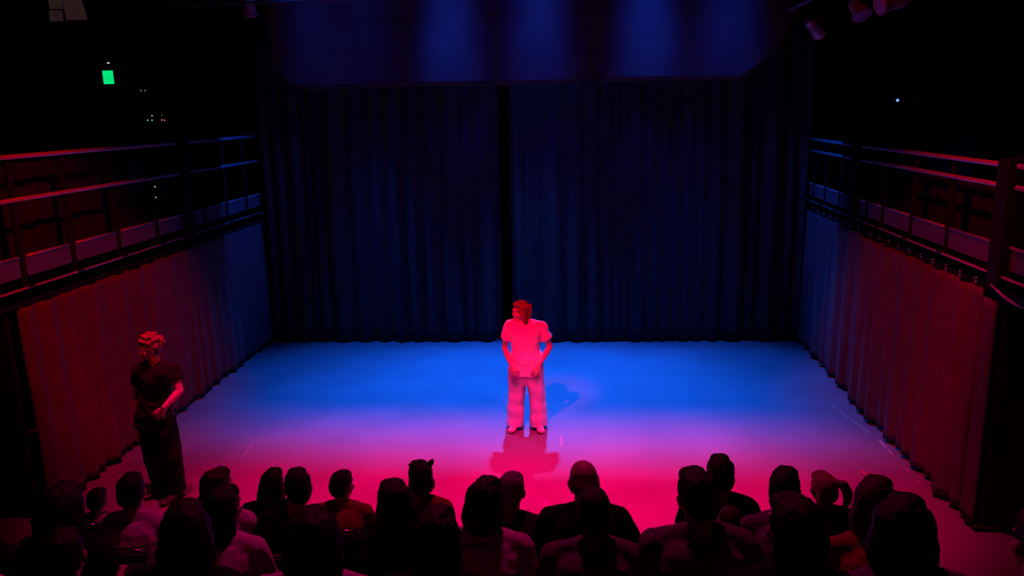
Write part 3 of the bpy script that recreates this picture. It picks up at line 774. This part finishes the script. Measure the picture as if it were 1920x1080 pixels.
PEOPLE = [
 # px, top y, row, hair, hair mat, top mat, head scale, variant, label
 (185, 912, 'Z', 'crop', 'hair_black', 'dark_cloth', .95, 0, 'small dark-haired seated person at far left, half behind a dark neighbour'),
 (513, 877, 'Z', 'long', 'hair_black', 'black_cloth', .92, 0, 'seated person with long black hair in the front row, left'),
 (640, 884, 'Z', 'crop', 'hair_black', 'red_cloth', .90, 3, 'seated person with short dark hair and rust red top, front row left of centre'),
 (787, 864, 'Z', 'two_buns', 'hair_black', 'red_cloth', 1.05, 4, 'seated person with two small hair buns and a dark red top'),
 (1350, 850, 'Z', 'short', 'hair_black', 'black_cloth', 1.05, 0, 'seated person with short dark hair in black, front row right of centre'),
 (1542, 880, 'Z', 'ponytail', 'hair_blond', 'black_cloth', .98, 2, 'seated person with a blond looped ponytail and black top'),
 (251, 882, 'A', 'short', 'hair_black', 'pale_cloth', 1.0, 2, 'seated person with short dark hair and pale top, just before the standing person in black'),
 (404, 880, 'A', 'low_pony', 'hair_brown', 'pale_cloth', .93, 3, 'seated person with low ponytail and pale pink sleeves, second row left'),
 (557, 881, 'A', 'short', 'hair_black', 'black_cloth', .90, 4, 'seated person with short black hair leaning beside the long-haired one, left'),
 (958, 893, 'A', 'crop', 'hair_grey', 'dark_cloth', .85, 1, 'seated person with cropped grey hair just left of the tall bald one'),
 (1094, 855, 'A', 'bald', 'hair_grey', 'black_cloth', .96, 2, 'tall bald seated person in black whose crown glows red'),
 (1474, 878, 'A', 'low_pony', 'hair_black', 'purple_cloth', 1.0, 3, 'seated person with dark tied hair and dim purple top, left of the blond ponytail'),
 (120, 902, 'B', 'bob_wide', 'hair_black', 'black_cloth', 1.15, 0, 'seated person with bushy black hair at far left, a big dark shape'),
 (-40, 932, 'B', 'short', 'hair_black', 'black_cloth', .95, 2, 'seated person in black lost in shadow at the left edge'),
 (412, 920, 'B', 'long', 'hair_black', 'pale_cloth', .88, 1, 'seated person with long dark hair over a pale pink shirt, left'),
 (738, 900, 'B', 'long', 'hair_black', 'black_cloth', 1.0, 4, 'seated person with very long straight black hair left of centre'),
 (908, 907, 'B', 'bob', 'hair_black', 'pale_cloth', .86, 1, 'seated person with black bob and pale pink shirt left of centre'),
 (1113, 917, 'B', 'crop', 'hair_black', 'purple_cloth', .82, 0, 'seated person with a small cropped head in front of the tall bald one'),
 (1305, 870, 'B', 'short', 'hair_black', 'purple_cloth', .98, 2, 'broad seated person in dim purple shirt, tallest head on the right'),
 (1646, 897, 'B', 'bob', 'hair_brown', 'red_cloth', .96, 3, 'seated person with brown bob and red-lit shoulder at right'),
 (345, 940, 'C', 'bob', 'hair_black', 'black_cloth', 1.0, 4, 'seated person with thick black bob all in black, nearest row left'),
 (588, 943, 'C', 'bob_wide', 'hair_black', 'pale_cloth', 1.0, 2, 'seated person with wide black hair and pale pink shoulder, nearest row left of centre'),
 (820, 948, 'C', 'bob', 'hair_black', 'black_cloth', .92, 0, 'seated dark-haired person in black, nearest row, left of the bob with pale shirt'),
 (1370, 955, 'A', 'crop', 'hair_brown', 'black_cloth', .92, 1, 'seated person with short brown hair, second row right of centre, low between taller heads'),
 (1491, 927, 'C', 'bob', 'hair_black', 'black_cloth', .98, 4, 'seated person with rounded black bob below the blond ponytail'),
 (1700, 935, 'C', 'bob_wide', 'hair_black', 'purple_cloth', .92, 3, 'seated person with large rounded black hair and purple-rimmed shoulders at right'),
 (1948, 955, 'C', 'short', 'hair_black', 'purple_cloth', .95, 0, 'seated person cut off by the right edge, one purple-lit shoulder in view'),
 (128, 985, 'C', 'short', 'hair_black', 'black_cloth', .95, 2, 'seated person in black lost in shadow at the bottom left'),
 (-85, 955, 'C', 'short', 'hair_black', 'pale_cloth', 1.0, 0, 'seated person outside the left edge, only a pink shoulder in view'),
]
rows_x = {k: [] for k in ROWS}
for i, (px, ty, row, style, hm, tm, hs, vi, lab) in enumerate(PEOPLE):
    Y, zf = ROWS[row]; p = at_y(px, ty, Y); va = VAR[vi]; J = va['J']
    top_local = J['head'].z + .130 * hs
    s = (p.z - zf) / top_local; s = max(.78, min(1.12, s))
    r = empty('person', (p.x - J['head'].x * s, Y, zf), 0, lab, 'person'); r.scale = (s, s, s)
    sx = s
    b = obj('body', va['body'], M['skin_dark' if i % 4 == 1 else 'skin'], r)
    obj('shirt', va['top'], M[tm], r)
    obj('trousers', va['tr'], M['denim'], r)
    for m_ in SH: obj('shoe', m_, M['blackshoe'], r)
    h = obj('hair', hair_mesh(style, i % 3, .007), M[hm], r)
    h.matrix_basis = J['Mh'] @ Matrix.Scale(1.0 if style == 'bald' else max(.97, hs), 4)
    rows_x[row].append((r.location.x, lab))

# chairs: one under every sitter, empties in the gaps
RN = {'Z': 'front row', 'A': 'second row', 'B': 'third row', 'C': 'fourth row'}
SHORT = {}
for px, ty, row, style, hm, tm, hs, vi, lab in PEOPLE:
    Y, zf = ROWS[row]
ORD = ('first', 'second', 'third', 'fourth', 'fifth', 'sixth', 'seventh', 'eighth', 'ninth', 'tenth')
for row, lst in rows_x.items():
    Y, zf = ROWS[row]; xs = sorted(x for x, _ in lst); allx = [(x, True) for x in xs]
    for a_, b_ in zip(xs, xs[1:]):
        n_ = int((b_ - a_) / .50) - 1
        for k in range(n_): allx.append((a_ + (b_ - a_) * (k + 1) / (n_ + 1), False))
    allx.sort()
    pos = [x for x, _ in allx]
    for it in range(60):
        for k in range(len(pos) - 1):
            d_ = .452 - (pos[k + 1] - pos[k])
            if d_ > 0: pos[k] -= d_ / 2; pos[k + 1] += d_ / 2
    for k, (x, (ox, occ)) in enumerate(zip(pos, allx)):
        c = CH if CH_first[0] else copy_tree(CH); CH_first[0] = False
        c.location = (x, Y, zf)
        nth = sum(1 for q in allx[:k + 1] if q[1] == occ) - 1; tot = sum(1 for q in allx if q[1] == occ)
        c['label'] = '%s black chair with chrome top rail in the %s, %s' % ('occupied' if occ else 'empty', RN[row], 'only one there' if tot == 1 else ORD[nth] + ' such from the left')
        c['group'] = ('occupied chairs of the ' if occ else 'empty chairs of the ') + RN[row]
        c['category'] = 'chair'
